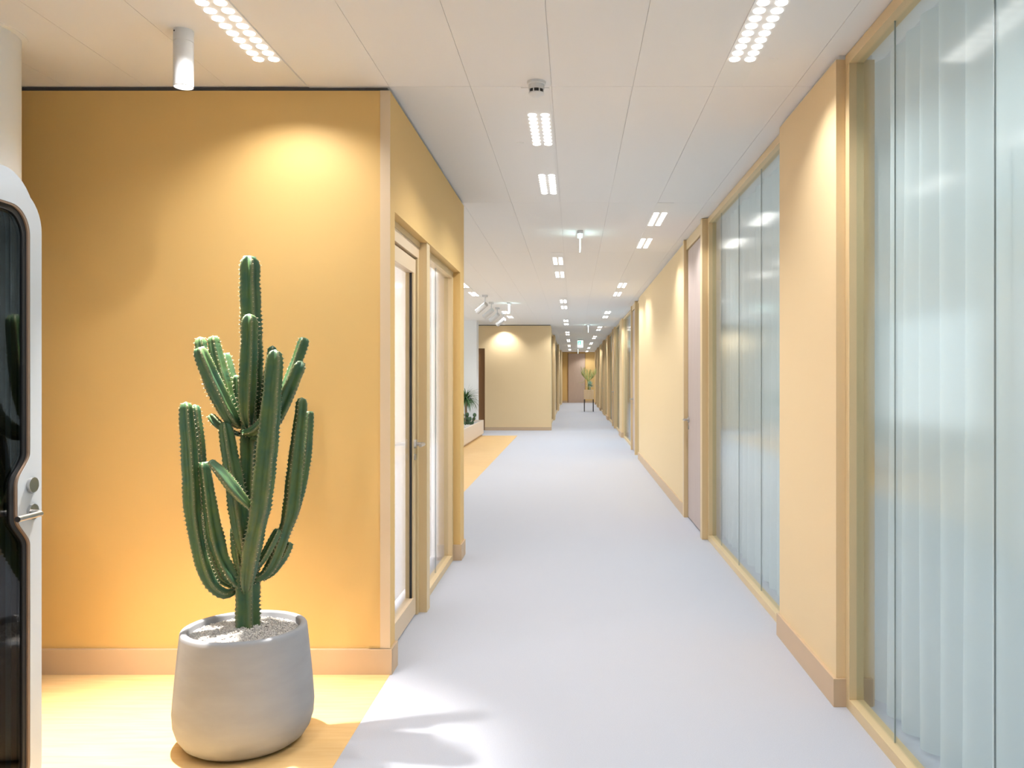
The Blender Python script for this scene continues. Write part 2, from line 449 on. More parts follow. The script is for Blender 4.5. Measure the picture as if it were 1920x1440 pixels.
for i, (nm, a, b, js, s0, s1) in enumerate(screens):
    curtain(a - (0.0 if i == 0 else 0.05), b + 0.12, 0.02, CEIL - 0.02, 1.285, cl[i] if i < 2 else 'sheer curtain behind an office screen down the corridor, %s from the end wall' % ['first', 'second', 'third', 'fourth', 'fifth', 'sixth', 'seventh', 'eighth'][9 - i], i + 1)

# facade of the offices with window openings (seen only as light through the curtains)
for y in (-3.9, 3.9, 11.7, 19.5, 27.3, 35.1, 42.9):
    struct(box('wall_office', 'white_paint', 1.45, 4.6, y, y + 0.1, 0, CEIL), 'white partition between offices')
struct(box('wall_facade', 'white_paint', 4.56, 4.7, Y0, Y1, 0, CEIL), 'outer wall of the offices')

# end of the corridor
struct(box('wall_end', 'yellow_paint', -2.5, RW + 0.3, Y1, Y1 + 0.1, 0, CEIL), 'yellow wall at the end of the corridor')
struct(box('baseboard_end', 'base_paint', -2.5, -0.30, Y1 - 0.014, Y1, 0, 0.11))
struct(box('baseboard_end', 'base_paint', 0.64, RW, Y1 - 0.014, Y1, 0, 0.11))
d = struct(empty('door_7', (0.17, Y1, 0)), 'brown wood door in the end wall')
part('leaf', 'brown_wood', -0.27, 0.62, Y1 - 0.03, Y1 + 0.02, 0, 2.62, d)
part('frame', 'dark_door_wood', -0.30, -0.27, Y1 - 0.035, Y1 + 0.02, 0, 2.65, d)
part('frame', 'dark_door_wood', 0.62, 0.64, Y1 - 0.035, Y1 + 0.02, 0, 2.65, d)
hb = bmesh.new(); tube(hb, [(0.54, Y1 - 0.03, 0.96, 0.01), (0.54, Y1 - 0.08, 0.96, 0.01), (0.43, Y1 - 0.08, 0.96, 0.009)], 4, 8)
adopt(obj('handle', hb, 'steel', None, smooth=True), d)

# beige wall across the lounge
BY = 21.84
struct(box('wall_back', 'sand_paint', -2.266, -0.573, BY, BY + 0.15, 0, CEIL - 0.02), 'beige wall facing the lounge')
struct(box('wall_back', 'sand_paint', -5.0, -2.266, BY, BY + 0.15, 2.10, CEIL - 0.02), 'beige wall above the brown doorway')
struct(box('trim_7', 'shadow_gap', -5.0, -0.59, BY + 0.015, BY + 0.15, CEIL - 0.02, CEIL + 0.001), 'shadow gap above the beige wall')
struct(box('wall_back', 'sand_paint', -5.0, -3.4, BY, BY + 0.15, 0, 2.10), 'beige wall left of the brown doorway')
struct(box('baseboard_back', 'base_paint', -2.266, -0.559, BY - 0.014, BY + 0.16, 0, 0.085))
d = struct(empty('door_8', (-2.8, BY + 0.05, 0)), 'dark brown wooden doors beside the beige wall')
part('leaf', 'dark_door_wood', -3.4, -2.83, BY + 0.06, BY + 0.10, 0.0, 2.10, d)
part('leaf', 'dark_door_wood', -2.82, -2.266, BY + 0.06, BY + 0.10, 0.0, 2.10, d)
# left side of the far corridor
for a, b in ((BY + 0.15, 23.2), (26.9, 28.2), (34.4, 36.2), (42.0, Y1)):
    struct(box('wall_left_far', 'sand_paint', -0.80, -0.585, a, b, 0, CEIL - 0.01), 'beige pier on the far left side of the corridor')
k = 12
for a, b in ((23.2, 26.9), (28.2, 34.4), (36.2, 42.0)):
    glazing('window_%d' % k, 'glazed screen on the far left side of the corridor', -0.63, -1, a, b, 0.0, CEIL - 0.01, [a + 0.9, a + 1.8, a + 2.7, a + 3.6, a + 4.5], gm='room_glass'); k += 1
    struct(box('wall_left_inner', 'yellow_paint', -1.1, -1.0, a - 0.1, b + 0.1, 0, CEIL), 'yellow wall behind the far left screens')
# rest of the enclosure
struct(box('wall_left_outer', 'white_paint', -5.1, -4.95, Y0, BY + 0.2, 0, CEIL), 'white outer wall left of the lounge')
struct(box('wall_behind', 'yellow_paint', -5.0, RW + 0.2, Y0 - 0.1, Y0, 0, CEIL), 'yellow wall behind the entrance')
struct(box('column', 'white_paint', -3.1, -2.275, 20.06, 20.5, 0, CEIL + 0.002), 'square white column behind the long planter')
bm = bmesh.new()
lathe(bm, [(0.20, 0.0), (0.20, CEIL - 0.001)], -2.365, 3.29, 64)
col = struct(obj('column', bm, 'white_paint', None, smooth=True), 'round white column behind the phone booth')
bm = bmesh.new()
lathe(bm, [(0.198, CEIL - 0.004), (0.224, CEIL - 0.004), (0.224, CEIL + 0.001), (0.198, CEIL + 0.001)], -2.365, 3.29, 64)
obj('collar', bm, 'lamp_panel_white', col, auto=0.6)

# ------------------------------------------------------------------ ceiling lamps
_lens = bmesh.new()
lathe(_lens, [(0.0, 0.0), (0.0205, 0.0), (0.0220, 0.003), (0.0220, 0.006)], 0, 0, 20)
lens_me = bpy.data.meshes.new('led_lens'); bmesh.ops.recalc_face_normals(_lens, faces=_lens.faces); _lens.to_mesh(lens_me); _lens.free()
lens_me.materials.append(MATS['led'])
for p in lens_me.polygons: p.use_smooth = False
def spot(name, loc, w, size, blend, parent, radius=0.012, rot=(0, 0, 0), col=LED_COL):
    l = bpy.data.lights.new(name, 'SPOT'); l.energy = w; l.color = col
    l.spot_size = size; l.spot_blend = blend; l.shadow_soft_size = radius
    o = bpy.data.objects.new(name, l); C.objects.link(o)
    o.location = loc; o.rotation_euler = rot
    if parent: adopt(o, parent)
    return o
def light_panel(xc, y0, label, group, power=LED_W):
    t = empty('ceiling_light', (xc, y0 + 1.3, CEIL)); tag(t, label, 'ceiling light', group)
    part('panel', 'lamp_panel_white', xc - 0.065, xc + 0.065, y0 + 0.012, y0 + 2.588, CEIL - 0.003, CEIL + 0.004, t, 0.0)
    near = y0 < 12
    for g in (0, 1):
        s = y0 + 0.38 + g * 1.30
        for sx in (-0.0325, 0.0325):
            if near:
                for i in range(9):
                    o = bpy.data.objects.new('led_lens', lens_me); C.objects.link(o)
                    o.location = (xc + sx, s + 0.0337 + i * 0.0675, CEIL - 0.0075); adopt(o, t)
            else:
                bm = bmesh.new()
                for i in range(9):
                    lathe(bm, [(0.0, CEIL - 0.0075), (0.0205, CEIL - 0.0075), (0.0220, CEIL - 0.002)], xc + sx, s + 0.0337 + i * 0.0675, 10)
                o = obj('led_lens_row', bm, 'led'); adopt(o, t); o['kind'] = 'stuff'
        if near:
            for sx, i in ((-0.0325, 1), (0.0325, 8)):
                spot('led_lamp', (xc + sx, s + 0.0337 + i * 0.0675, CEIL - 0.012), power / 2, math.radians(138), 0.6, t)
        else:
            spot('led_lamp', (xc + 0.0325, s + 0.0337 + 4 * 0.0675, CEIL - 0.012), power, math.radians(138), 0.6, t)
    return t
ORD = ['first', 'second', 'third', 'fourth', 'fifth', 'sixth', 'seventh', 'eighth', 'ninth', 'tenth']
gC = 'linear LED ceiling lights above the corridor'
for i in range(10):
    yy = -3.88 + 5.2 * i
    if yy > Y1: continue
    lab = {1: 'slim recessed ceiling light with twin LED rows above the narrow yellow pier', 2: 'slim recessed ceiling light with twin LED rows above the lilac office door'}.get(i, 'slim twin-row LED ceiling light along the office screens, %s from the end wall' % ORD[9 - i])
    light_panel(0.708, yy, lab, gC)
for i in range(9):
    yy = -1.28 + 5.2 * i
    lab = 'slim recessed ceiling light with twin LED rows right behind the smoke detector' if i == 1 else 'slim twin-row LED ceiling light along the corridor middle, %s from the end wall' % ORD[8 - i]
    light_panel(-0.176, yy, lab, gC)
light_panel(-1.287, 1.32, 'slim recessed ceiling light with twin LED rows beside the white cylinder downlight', gC)
light_panel(-1.60, 11.72, 'slim recessed ceiling light with twin LED rows above the oak lounge floor', gC)
light_panel(-1.40, 16.92, 'slim recessed ceiling light with twin LED rows beside the track spotlights', gC)

# cylinder downlight that lights the cactus
DX, DY = -1.503, 3.29
t = empty('cylinder_downlight', (DX, DY, CEIL)); tag(t, 'white cylindrical surface downlight above the tall cactus', 'ceiling light')
bm = bmesh.new(); lathe(bm, [(0.0, CEIL + 0.001), (0.0375, CEIL + 0.001), (0.0375, CEIL - 0.045)], DX, DY, 40)
adopt(obj('mount', bm, 'plastic_white', None, auto=0.6), t)
bm = bmesh.new(); lathe(bm, [(0.030, CEIL - 0.044), (0.0370, CEIL - 0.046), (0.0370, CEIL - 0.216), (0.0345, CEIL - 0.218), (0.033, CEIL - 0.200), (0.0, CEIL - 0.200)], DX, DY, 40)
adopt(obj('body', bm, 'plastic_white', None, auto=0.6), t)
bm = bmesh.new(); lathe(bm, [(0.0, CEIL - 0.203), (0.031, CEIL - 0.203), (0.032, CEIL - 0.199)], DX, DY, 32)
adopt(obj('lens', bm, 'led', None, auto=0.6), t)
cs = cylo('set_screw', 'slot_black', (DX - 0.02, DY - 0.033, CEIL - 0.012), (DX - 0.021, DY - 0.0345, CEIL - 0.012), 0.003, n=10); adopt(cs, t)
spot('cactus_lamp', (DX, DY, CEIL - 0.222), 620, math.radians(62), 0.95, t, 0.02, (math.radians(-9), 0, 0), (1.0, 0.96, 0.91))

# smoke detector
SX, SY = -0.167, 3.86
t = empty('smoke_detector', (SX, SY, CEIL)); tag(t, 'round white smoke detector with black slots on the ceiling', 'smoke detector')
bm = bmesh.new(); lathe(bm, [(0, CEIL + 0.001), (0.042, CEIL + 0.001), (0.042, CEIL - 0.012), (0.036, CEIL - 0.014), (0.036, CEIL - 0.036), (0.026, CEIL - 0.037)], SX, SY, 40)
adopt(obj('base', bm, 'plastic_white', None, auto=0.6), t)
bm = bmesh.new(); lathe(bm, [(0, CEIL - 0.036), (0.033, CEIL - 0.036), (0.033, CEIL - 0.053), (0, CEIL - 0.053)], SX, SY, 40)
adopt(obj('vent', bm, 'slot_black', None, auto=0.6), t)
for i in range(8):
    a = 2 * PI * (i + 0.5) / 8 + 0.05
    bm = bmesh.new(); c, s = math.cos(a), math.sin(a)
    cyl(bm, (SX + 0.0335 * c, SY + 0.0335 * s, CEIL - 0.034), (SX + 0.0335 * c, SY + 0.0335 * s, CEIL - 0.054), 0.003, n=8)
    adopt(obj('rib', bm, 'plastic_white'), t)
bm = bmesh.new(); lathe(bm, [(0.036, CEIL - 0.051), (0.035, CEIL - 0.056), (0.018, CEIL - 0.066), (0, CEIL - 0.067)], SX, SY, 40)
adopt(obj('cap', bm, 'plastic_white', None, auto=0.6), t)
# flush cover discs
for px, py, lab in ((975, 268, 'small round flush cap on the ceiling beside the middle lights'), (1450, 112, 'small round flush cap on the ceiling above the narrow pier')):
    Y = 1.335 * F / (VY - py); x = (px - VX) / F * Y
    bm = bmesh.new(); lathe(bm, [(0, CEIL - 0.002), (0.019, CEIL - 0.002), (0.021, CEIL + 0.0005)], x, Y, 28)
    tag(obj('smoke_sensor_cap', bm, 'lamp_panel_white', None, auto=0.6), lab, 'ceiling cap')

# emergency signs, edge-on plates
def edge_sign(x, Y, h, w, label):
    t = empty('exit_sign', (x, Y, CEIL)); tag(t, label, 'exit sign', 'edge-lit exit signs seen from their thin side')
    part('mount', 'plastic_white', x - 0.025, x + 0.025, Y - 0.14, Y + 0.14, CEIL - 0.028, CEIL, t, 0.002)
    part('plate', 'sign_glow', x - 0.005, x + 0.005, Y - w / 2, Y + w / 2, CEIL - 0.03 - h, CEIL - 0.026, t, 0.001)
edge_sign(0.062, 7.9, 0.13, 0.28, 'glowing exit sign plate hanging edge-on near the lilac door')
edge_sign(-1.16, 15.4, 0.14, 0.28, 'glowing exit sign plate hanging edge-on beside the track spotlights')
edge_sign(0.38, 21.8, 0.16, 0.28, 'glowing exit sign plate hanging edge-on along the far corridor')
edge_sign(0.22, 40.0, 0.20, 0.28, 'glowing exit sign plate hanging edge-on by the end door')
ex, eY = 0.245, 30.2
t = empty('exit_sign', (ex, eY, CEIL)); tag(t, 'green and white exit sign facing along the corridor', 'exit sign')
part('mount', 'plastic_white', ex - 0.08, ex + 0.08, eY - 0.02, eY + 0.02, CEIL - 0.04, CEIL, t)
part('plate', 'sign_white', ex - 0.10, ex + 0.10, eY - 0.008, eY + 0.008, CEIL - 0.29, CEIL - 0.04, t)
part('green_field', 'sign_green', ex - 0.085, ex + 0.085, eY - 0.011, eY - 0.007, CEIL - 0.19, CEIL - 0.06, t, 0)
bm = bmesh.new()
def poly(bm, pts, Y):
    bm.faces.new([bm.verts.new((ex + a, Y, CEIL - b)) for a, b in pts])
poly(bm, [(0.02, 0.075), (0.07, 0.075), (0.07, 0.18), (0.02, 0.18)], eY - 0.0125)
poly(bm, [(-0.05, 0.085), (-0.03, 0.085), (-0.02, 0.12), (0.01, 0.13), (-0.015, 0.14), (-0.01, 0.18), (-0.03, 0.18), (-0.04, 0.15), (-0.07, 0.175), (-0.075, 0.16), (-0.05, 0.14)], eY - 0.0125)
adopt(obj('pictogram', bm, 'sign_white'), t)

# track spotlights in the lounge
for i, (px, py, Y) in enumerate(((903.5, 577, 13.9), (916, 587, 15.2), (927.5, 595, 16.4), (939.5, 603, 17.8))):
    c = at(px, py, Y)
    t = empty('spotlight', (c.x + 0.05, Y, CEIL)); tag(t, 'pale tilted cylinder spotlight above the long planter, ' + ('fourth from the beige wall', 'third from the beige wall', 'second from the beige wall', 'nearest the beige wall')[i], 'spotlight', 'ceiling spotlights above the lounge')
    part('mount', 'spot_grey', c.x + 0.01, c.x + 0.09, Y - 0.06, Y + 0.06, CEIL - 0.03, CEIL, t)
    adopt(cylo('stalk', 'spot_grey', (c.x + 0.05, Y, CEIL - 0.03), (c.x + 0.05, Y, c.z + 0.04), 0.009, n=10), t)
    a = Vector((c.x + 0.075, Y - 0.05, c.z + 0.055)); b = Vector((c.x - 0.085, Y + 0.06, c.z - 0.06))
    adopt(cylo('head', 'spot_grey', a, b, 0.042, 0.045, 24), t)
    dv = (b - a).normalized()
    adopt(cylo('lens', 'led', b - dv * 0.002, b + dv * 0.0008, 0.034, 0.034, 20), t)
    rot = dv.to_track_quat('-Z', 'Y').to_euler()
    spot('spot_lamp', b + dv * 0.02, 25, math.radians(60), 0.6, t, 0.02, rot)
wx, wy = -1.757, BY - 0.24
t = empty('downlight', (wx, wy, CEIL)); tag(t, 'small round downlight washing the beige lounge wall', 'ceiling light')
bm = bmesh.new(); lathe(bm, [(0.036, CEIL - 0.004), (0.05, CEIL - 0.006), (0.052, CEIL + 0.001), (0.034, CEIL + 0.001)], wx, wy, 28)
adopt(obj('ring', bm, 'plastic_white', None, auto=0.6), t)
bm = bmesh.new(); lathe(bm, [(0, CEIL - 0.003), (0.036, CEIL - 0.003), (0.036, CEIL + 0.001)], wx, wy, 24)
adopt(obj('lens', bm, 'led', None, auto=0.6), t)
spot('wash_lamp', (wx, wy, CEIL - 0.012), 42, math.radians(120), 0.7, t, 0.02)

# ------------------------------------------------------------------ concrete pot, gravel, cactus
PX, PY = -1.232, 3.20
bm = bmesh.new()
prof = [(0.0, 0.004), (0.16, 0.004), (0.19, 0.008), (0.215, 0.025), (0.235, 0.055), (0.2475, 0.095), (0.2505, 0.14)]
prof += [(0.2505 - 0.026 * ((z - 0.14) / 0.28) ** 1.15, z) for z in (0.18, 0.22, 0.26, 0.30, 0.34, 0.38, 0.415)]
prof += [(0.2235, 0.426), (0.2205, 0.431), (0.215, 0.4335), (0.205, 0.4335), (0.2, 0.431), (0.198, 0.426), (0.198, 0.36), (0.0, 0.355)]
lathe(bm, prof, PX, PY, 128)
pot = tag(obj('plant_pot', bm, 'concrete', None, auto=0.9), 'large round grey concrete pot holding the tall cactus', 'pot')
CX, CY = at(463, 1168, 3.24).x, 3.24
GZ = 0.408
def mound(x, y):
    r = math.hypot(x - CX, y - CY)
    return GZ + 0.016 * math.exp(-(r / 0.09) ** 2)
bm = bmesh.new()
ico = bmesh.new(); bmesh.ops.create_icosphere(ico, subdivisions=1, radius=1)
iv = [v.co.copy() for v in ico.verts]; ifc = [[v.index for v in f.verts] for f in ico.faces]; ico.free()
verts, faces = [], []
def pebble(x, y, z, s, r):
    rot = Matrix.Rotation(r.random() * 6, 3, 'X') @ Matrix.Rotation(r.random() * 6, 3, 'Z')
    sc = Vector((s * r.uniform(.8, 1.4), s * r.uniform(.6, 1.0), s * r.uniform(.55, .9)))
    k0 = len(verts)
    for v in iv:
        p = rot @ Vector((v.x * sc.x, v.y * sc.y, v.z * sc.z)) * r.uniform(.85, 1.12)
        verts.append((x + p.x, y + p.y, z + p.z))
    faces.extend([[a + k0 for a in f] for f in ifc])
r2 = random.Random(3)
for i in range(5200):
    a = r2.random() * 2 * PI; rr = 0.192 * math.sqrt(r2.random())
    x, y = PX + rr * math.cos(a), PY + rr * math.sin(a)
    pebble(x, y, mound(x, y) + r2.uniform(-0.003, 0.003), r2.uniform(0.0028, 0.0052), r2)
# bed under the pebbles
k0 = len(verts); nR, nA = 8, 48
verts.append((PX, PY, mound(PX, PY) - 0.003))
for i in range(1, nR + 1):
    for j in range(nA):
        x = PX + 0.199 * i / nR * math.cos(2 * PI * j / nA); y = PY + 0.199 * i / nR * math.sin(2 * PI * j / nA)
        verts.append((x, y, mound(x, y) - 0.003))
for j in range(nA): faces.append([k0, k0 + 1 + j, k0 + 1 + (j + 1) % nA])
for i in range(nR - 1):
    for j in range(nA):
        a = k0 + 1 + i * nA; faces.append([a + j, a + nA + j, a + nA + (j + 1) % nA, a + (j + 1) % nA])
me = bpy.data.meshes.new('gravel'); me.from_pydata(verts, [], faces)
tag(link('gravel', me, 'pebble'), 'pale beige gravel filling the concrete pot', 'gravel', kind='stuff')

cactus = empty('cactus', (CX, CY, GZ)); tag(cactus, 'tall branching green candelabra cactus in the concrete pot', 'cactus')
def stem(pts, ribs, twist, seed, dbase=0.50, kspine=True):
    """pts: (px, py, depth offset, half-width px) from base to tip"""
    r = random.Random(seed)
    P = []
    for px, py, dy, hw in pts:
        c = at(px, py, CY + dy); P.append((c.x, c.y, c.z, hw / F * (CY + dy)))
    dens = catmull(P, 24)
    # resample to even spacing
    pos = [dens[0]]; acc = 0; step = 0.008
    for a, b in zip(dens, dens[1:]):
        seg = (Vector(b[:3]) - Vector(a[:3])).length
        while acc + seg >= step and seg > 1e-9:
            t = (step - acc) / seg
            a = [x + (z - x) * t for x, z in zip(a, b)]
            pos.append(a); seg = (Vector(b[:3]) - Vector(a[:3])).length; acc = 0
        acc += seg
    pos.append(dens[-1])
    n = len(pos); NS = 6; m = ribs * NS
    bm = bmesh.new(); lay = bm.verts.layers.float.new('crest')
    prev = None; u = None; ph = r.random() * 6
    sp_v, sp_f = [], []
    tipR = P[-1][3]; tipL = tipR * 1.25
    total = (n - 1) * step
    wob = [r.random() * 6 for _ in range(ribs)]
    ctrl = r.uniform(0.10, 0.16)
    for i in range(n):
        c = Vector(pos[i][:3])
        t = (Vector(pos[min(i + 1, n - 1)][:3]) - Vector(pos[max(i - 1, 0)][:3])).normalized()
        if u is None:
            u = Vector((1, 0, 0)); u = (u - t * u.dot(t)).normalized()
            u = Matrix.Rotation(twist, 3, t) @ u
        else: u = (u - t * u.dot(t)).normalized()
        v = t.cross(u)
        s = i * step; d = total - s
        k = 1.0
        if d < tipL: k = math.sqrt(max(0.0, 1 - (1 - d / tipL) ** 2))
        k = max(k, 0.05)
        base = pos[i][3] * k
        waist = 1 - 0.05 * (0.5 + 0.5 * math.sin(s * 2 * PI / ctrl + ph)) ** 4
        ring = []
        for j in range(m):
            th = 2 * PI * j / m
            q = abs(math.cos(ribs * th / 2))          # 1 on crest, 0 in the groove
            cr = q ** 1.5
            rib = j // NS if j % NS == 0 else None
            prof_ = dbase + (1 - dbase) * cr
            wav = 1 + 0.09 * cr * math.sin(s * 2 * PI / 0.017 + wob[(j + NS // 2) // NS % ribs])
            rad = base * prof_ * wav * waist
            vv = bm.verts.new(c + (u * math.cos(th) + v * math.sin(th)) * rad)
            vv[lay] = q
            ring.append(vv)
            if rib is not None and kspine and d > 0.004 and i % 2 == (rib % 2):
                nrm = (u * math.cos(th) + v * math.sin(th)); sd = t.cross(nrm)
                for sg in (-1, 1):
                    b0 = c + nrm * (rad * 0.97)
                    tip = c + nrm * (rad + r.uniform(0.003, 0.0075)) + sd * sg * r.uniform(0.001, 0.0035) + t * r.uniform(-0.002, 0.003)
                    k0 = len(sp_v)
                    sp_v.extend([b0 + t * 0.0012, b0 - t * 0.0012 + sd * 0.001, b0 - t * 0.0012 - sd * 0.001, tip])
                    sp_f.extend([[k0, k0 + 1, k0 + 3], [k0 + 1, k0 + 2, k0 + 3], [k0 + 2, k0, k0 + 3]])
        if prev:
            for j in range(m): bm.faces.new((prev[j], prev[(j + 1) % m], ring[(j + 1) % m], ring[j]))
        else: bm.faces.new(ring[::-1])
        prev = ring
    bm.faces.new(prev)
    o = obj('stem', bm, 'cactus_skin', None, smooth=True); adopt(o, cactus)
    me = bpy.data.meshes.new('spines'); me.from_pydata(sp_v, [], sp_f)
    so = link('spines', me, 'spine', o); so['kind'] = 'stuff'
    return o
S = [
 # trunk
 ([(463, 1176, 0, 24), (463, 1110, 0, 24), (464, 1000, 0, 21), (467, 880, 0, 20), (470, 780, 0.01, 22), (471, 700, 0.01, 22), (469, 600, 0, 21), (467, 530, 0, 20), (467.5, 479, 0, 20)], 5, 0.35),
 # short front column
 ([(466, 800, -0.03, 8), (462, 770, -0.06, 15), (463, 720, -0.075, 18), (466, 650, -0.085, 17), (467.5, 588, -0.09, 16)], 5, 0.3),
 # upper left cluster
 ([(448, 798, -0.02, 7), (434, 783, -0.06, 14), (412, 742, -0.08, 16), (388, 690, -0.095, 15), (373, 652, -0.10, 12.5)], 4, 0.75),
 ([(450, 800, 0.0, 7), (425, 780, 0.02, 10), (398, 725, 0.04, 13), (382, 675, 0.05, 12), (375, 631, 0.055, 11)], 4, 0.2),
 ([(452, 800, 0.0, 6), (436, 765, -0.02, 10), (420, 715, -0.02, 12), (406, 665, -0.015, 12), (399, 630, -0.01, 11)], 4, 0.5),
 ([(455, 795, 0.04, 6), (446, 760, 0.06, 10), (434, 715, 0.07, 11), (422, 662, 0.08, 10)], 4, 0.1),
 ([(458, 800, 0.02, 5), (449, 770, 0.03, 8), (445, 740, 0.03, 8), (444, 703, 0.03, 7)], 4, 0.6),
 # right front long arm
 ([(462, 1112, -0.02, 8), (466, 1075, -0.05, 16), (473, 1030, -0.08, 19), (484, 975, -0.10, 19), (490, 945, -0.11, 21), (497, 880, -0.12, 22), (505, 800, -0.13, 21), (512, 715, -0.135, 18.5), (516.5, 655, -0.14, 17)], 4, 0.72),
 ([(485, 800, 0.02, 6), (497, 750, 0.0, 9), (504, 700, -0.01, 9), (511.5, 648, -0.02, 8)], 4, 0.3),
 # upper right pair
 ([(476, 812, 0.03, 6), (500, 795, 0.06, 10), (525, 755, 0.08, 13), (550, 695, 0.10, 12), (572, 633, 0.11, 11.5)], 4, 0.3),
 ([(470, 818, -0.02, 8), (492, 812, -0.04, 13), (517, 788, -0.05, 15), (541, 735, -0.055, 16), (566, 677, -0.06, 14)], 4, 0.1),
 # far right pair
 ([(476, 1088, 0.0, 6), (498, 1075, 0.02, 10), (518, 1040, 0.03, 13), (535, 990, 0.03, 13), (545, 955, 0.03, 17), (551, 900, 0.03, 17), (557, 840, 0.025, 15), (563, 785, 0.02, 13), (566.5, 745, 0.02, 11.5)], 4, 0.45),
 ([(500, 1070, 0.05, 6), (530, 1010, 0.07, 10), (556, 940, 0.08, 11), (571, 870, 0.08, 11), (577, 815, 0.08, 10), (580, 771, 0.08, 8.5)], 4, 0.2),
 ([(492, 1086, 0.05, 5), (512, 1070, 0.06, 8), (530, 1045, 0.06, 9), (544, 1017, 0.06, 8)], 4, 0.5),
 ([(474, 1075, -0.01, 5), (494, 1045, -0.02, 8), (508, 1020, -0.03, 9), (522, 992, -0.03, 7)], 4, 0.2),
 # far left trio
 ([(442, 1108, 0.0, 6), (420, 1113, -0.02, 10), (397, 1096, -0.04, 12), (379, 1055, -0.05, 13.5), (367, 1000, -0.055, 13.5), (361, 955, -0.06, 16), (358, 900, -0.06, 16), (354, 835, -0.06, 15), (350, 790, -0.06, 13.5), (348.5, 753, -0.06, 11.5)], 4, 0.6),
 ([(440, 1100, 0.03, 6), (415, 1085, 0.04, 9), (396, 1045, 0.05, 11), (384, 980, 0.06, 11), (379, 900, 0.06, 11), (373, 830, 0.06, 11), (365, 758, 0.06, 9.5)], 4, 0.35),
 ([(456, 1104, -0.01, 8), (436, 1083, -0.03, 15), (415, 1045, -0.04, 15), (404, 1005, -0.045, 17), (397, 970, -0.05, 15), (389, 915, -0.05, 13), (382, 866, -0.05, 10.5)], 4, 0.2),
 # diagonal arm in front
 ([(476, 958, -0.10, 5), (462, 945, -0.13, 9), (440, 921, -0.15, 13.5), (414, 888, -0.16, 12.5), (392, 864, -0.17, 8)], 3, 0.9),
 # middle left arm
 ([(462, 1062, -0.02, 9), (455, 1010, -0.05, 15), (448, 960, -0.055, 19), (440, 905, -0.06, 17), (429, 840, -0.065, 15), (421, 790, -0.07, 12)], 4, 0.25),
 ([(452, 1080, -0.02, 6), (446, 1040, -0.03, 11), (443, 1010, -0.03, 11), (441, 985, -0.03, 9)], 4, 0.4),
 # buds at the upper crown
 ([(450, 815, 0.01, 5), (425, 806, 0.02, 8), (407, 793, 0.02, 9.5), (393, 777, 0.02, 8)], 4, 0.3),
 ([(455, 812, -0.04, 6), (475, 808, -0.06, 10), (490, 795, -0.07, 11), (497, 780, -0.07, 8)], 4, 0.6),
]
for i, (p, rb, tw) in enumerate(S): stem(p, rb, tw, 11 + i)

# ------------------------------------------------------------------ phone booth
XB = -1.62
booth = empty('phone_booth', (-2.1, 2.07, 0)); tag(booth, 'white rounded phone booth with a dark glass door near the yellow wall', 'booth')
def rrect(y0, y1, z0, z1, r, n=10):
    out = []
    for cy, cz, a0 in ((y1 - r, z1 - r, 0), (y0 + r, z1 - r, PI / 2), (y0 + r, z0 + r, PI), (y1 - r, z0 + r, 1.5 * PI)):
        for i in range(n + 1):
            a = a0 + PI / 2 * i / n; out.append((cy + r * math.cos(a), cz + r * math.sin(a)))
    return out
def bulged(y0, y1, z0, z1, r, bl, n=10):
    """rounded opening whose far side steps inwards around the handle"""
    p = rrect(y0, y1, z0, z1, r, n)
    zs = []
    for i in range(13):                     # from below upwards on the far (y1) side
        t = i / 12; s = t * t * (3 - 2 * t); zs.append((y1 - bl * s, 0.865 + 0.09 * t))
    for i in range(13):
        t = i / 12; s = t * t * (3 - 2 * t); zs.append((y1 - bl * (1 - s), 1.05 + 0.09 * t))
    return p + zs
def ring(name, m, outer, inner, x0, x1, parent):
    bm = bmesh.new()
    lo = []
    for loop in (outer, inner):
        vs_ = [bm.verts.new((x0, a, b)) for a, b in loop]
        es = [bm.edges.new((vs_[i], vs_[(i + 1) % len(vs_)])) for i in range(len(vs_))]
        lo += es
    bmesh.ops.triangle_fill(bm, use_beauty=True, use_dissolve=False, edges=lo)
    fs = list(bm.faces)
    ext = bmesh.ops.extrude_face_region(bm, geom=fs)
    for e in ext['geom']:
        if isinstance(e, bmesh.types.BMVert): e.co.x = x1
    o = obj(name, bm, m, None, auto=0.5); adopt(o, parent)
    return o
def slab(name, m, loop, x0, x1, parent):
    bm = bmesh.new()
    a = [bm.verts.new((x0, y, z)) for y, z in loop]; b = [bm.verts.new((x1, y, z)) for y, z in loop]
    n = len(loop)
    for i in range(n): bm.faces.new((a[i], a[(i + 1) % n], b[(i + 1) % n], b[i]))
    bm.faces.new(a[::-1]); bm.faces.new(b)
    o = obj(name, bm, m, None, auto=0.5); adopt(o, parent)
    return o
ring('shell', 'booth_white', rrect(1.48, 2.625, 0.03, 1.985, 0.155), rrect(1.53, 2.575, 0.08, 1.935, 0.12), -1.665, -2.66, booth)
ring('shell_edge', 'ply_edge', rrect(1.485, 2.62, 0.035, 1.98, 0.15), rrect(1.53, 2.575, 0.08, 1.935, 0.12), -1.655, -1.6655, booth)
ring('fascia', 'booth_white', rrect(1.49, 2.605, 0.045, 1.975, 0.148), rrect(1.60, 2.55, 0.12, 1.86, 0.10), -1.642, -1.6555, booth)
frame = ring('door_frame', 'booth_white', rrect(1.55, 2.60, 0.08, 1.918, 0.115), bulged(1.62, 2.546, 0.135, 1.868, 0.085, 0.058), XB, -1.643, booth)
ring('frame_edge', 'ply_edge', bulged(1.62, 2.5465, 0.135, 1.8685, 0.085, 0.058), bulged(1.626, 2.537, 0.141, 1.862, 0.08, 0.058), XB - 0.001, -1.6435, booth)
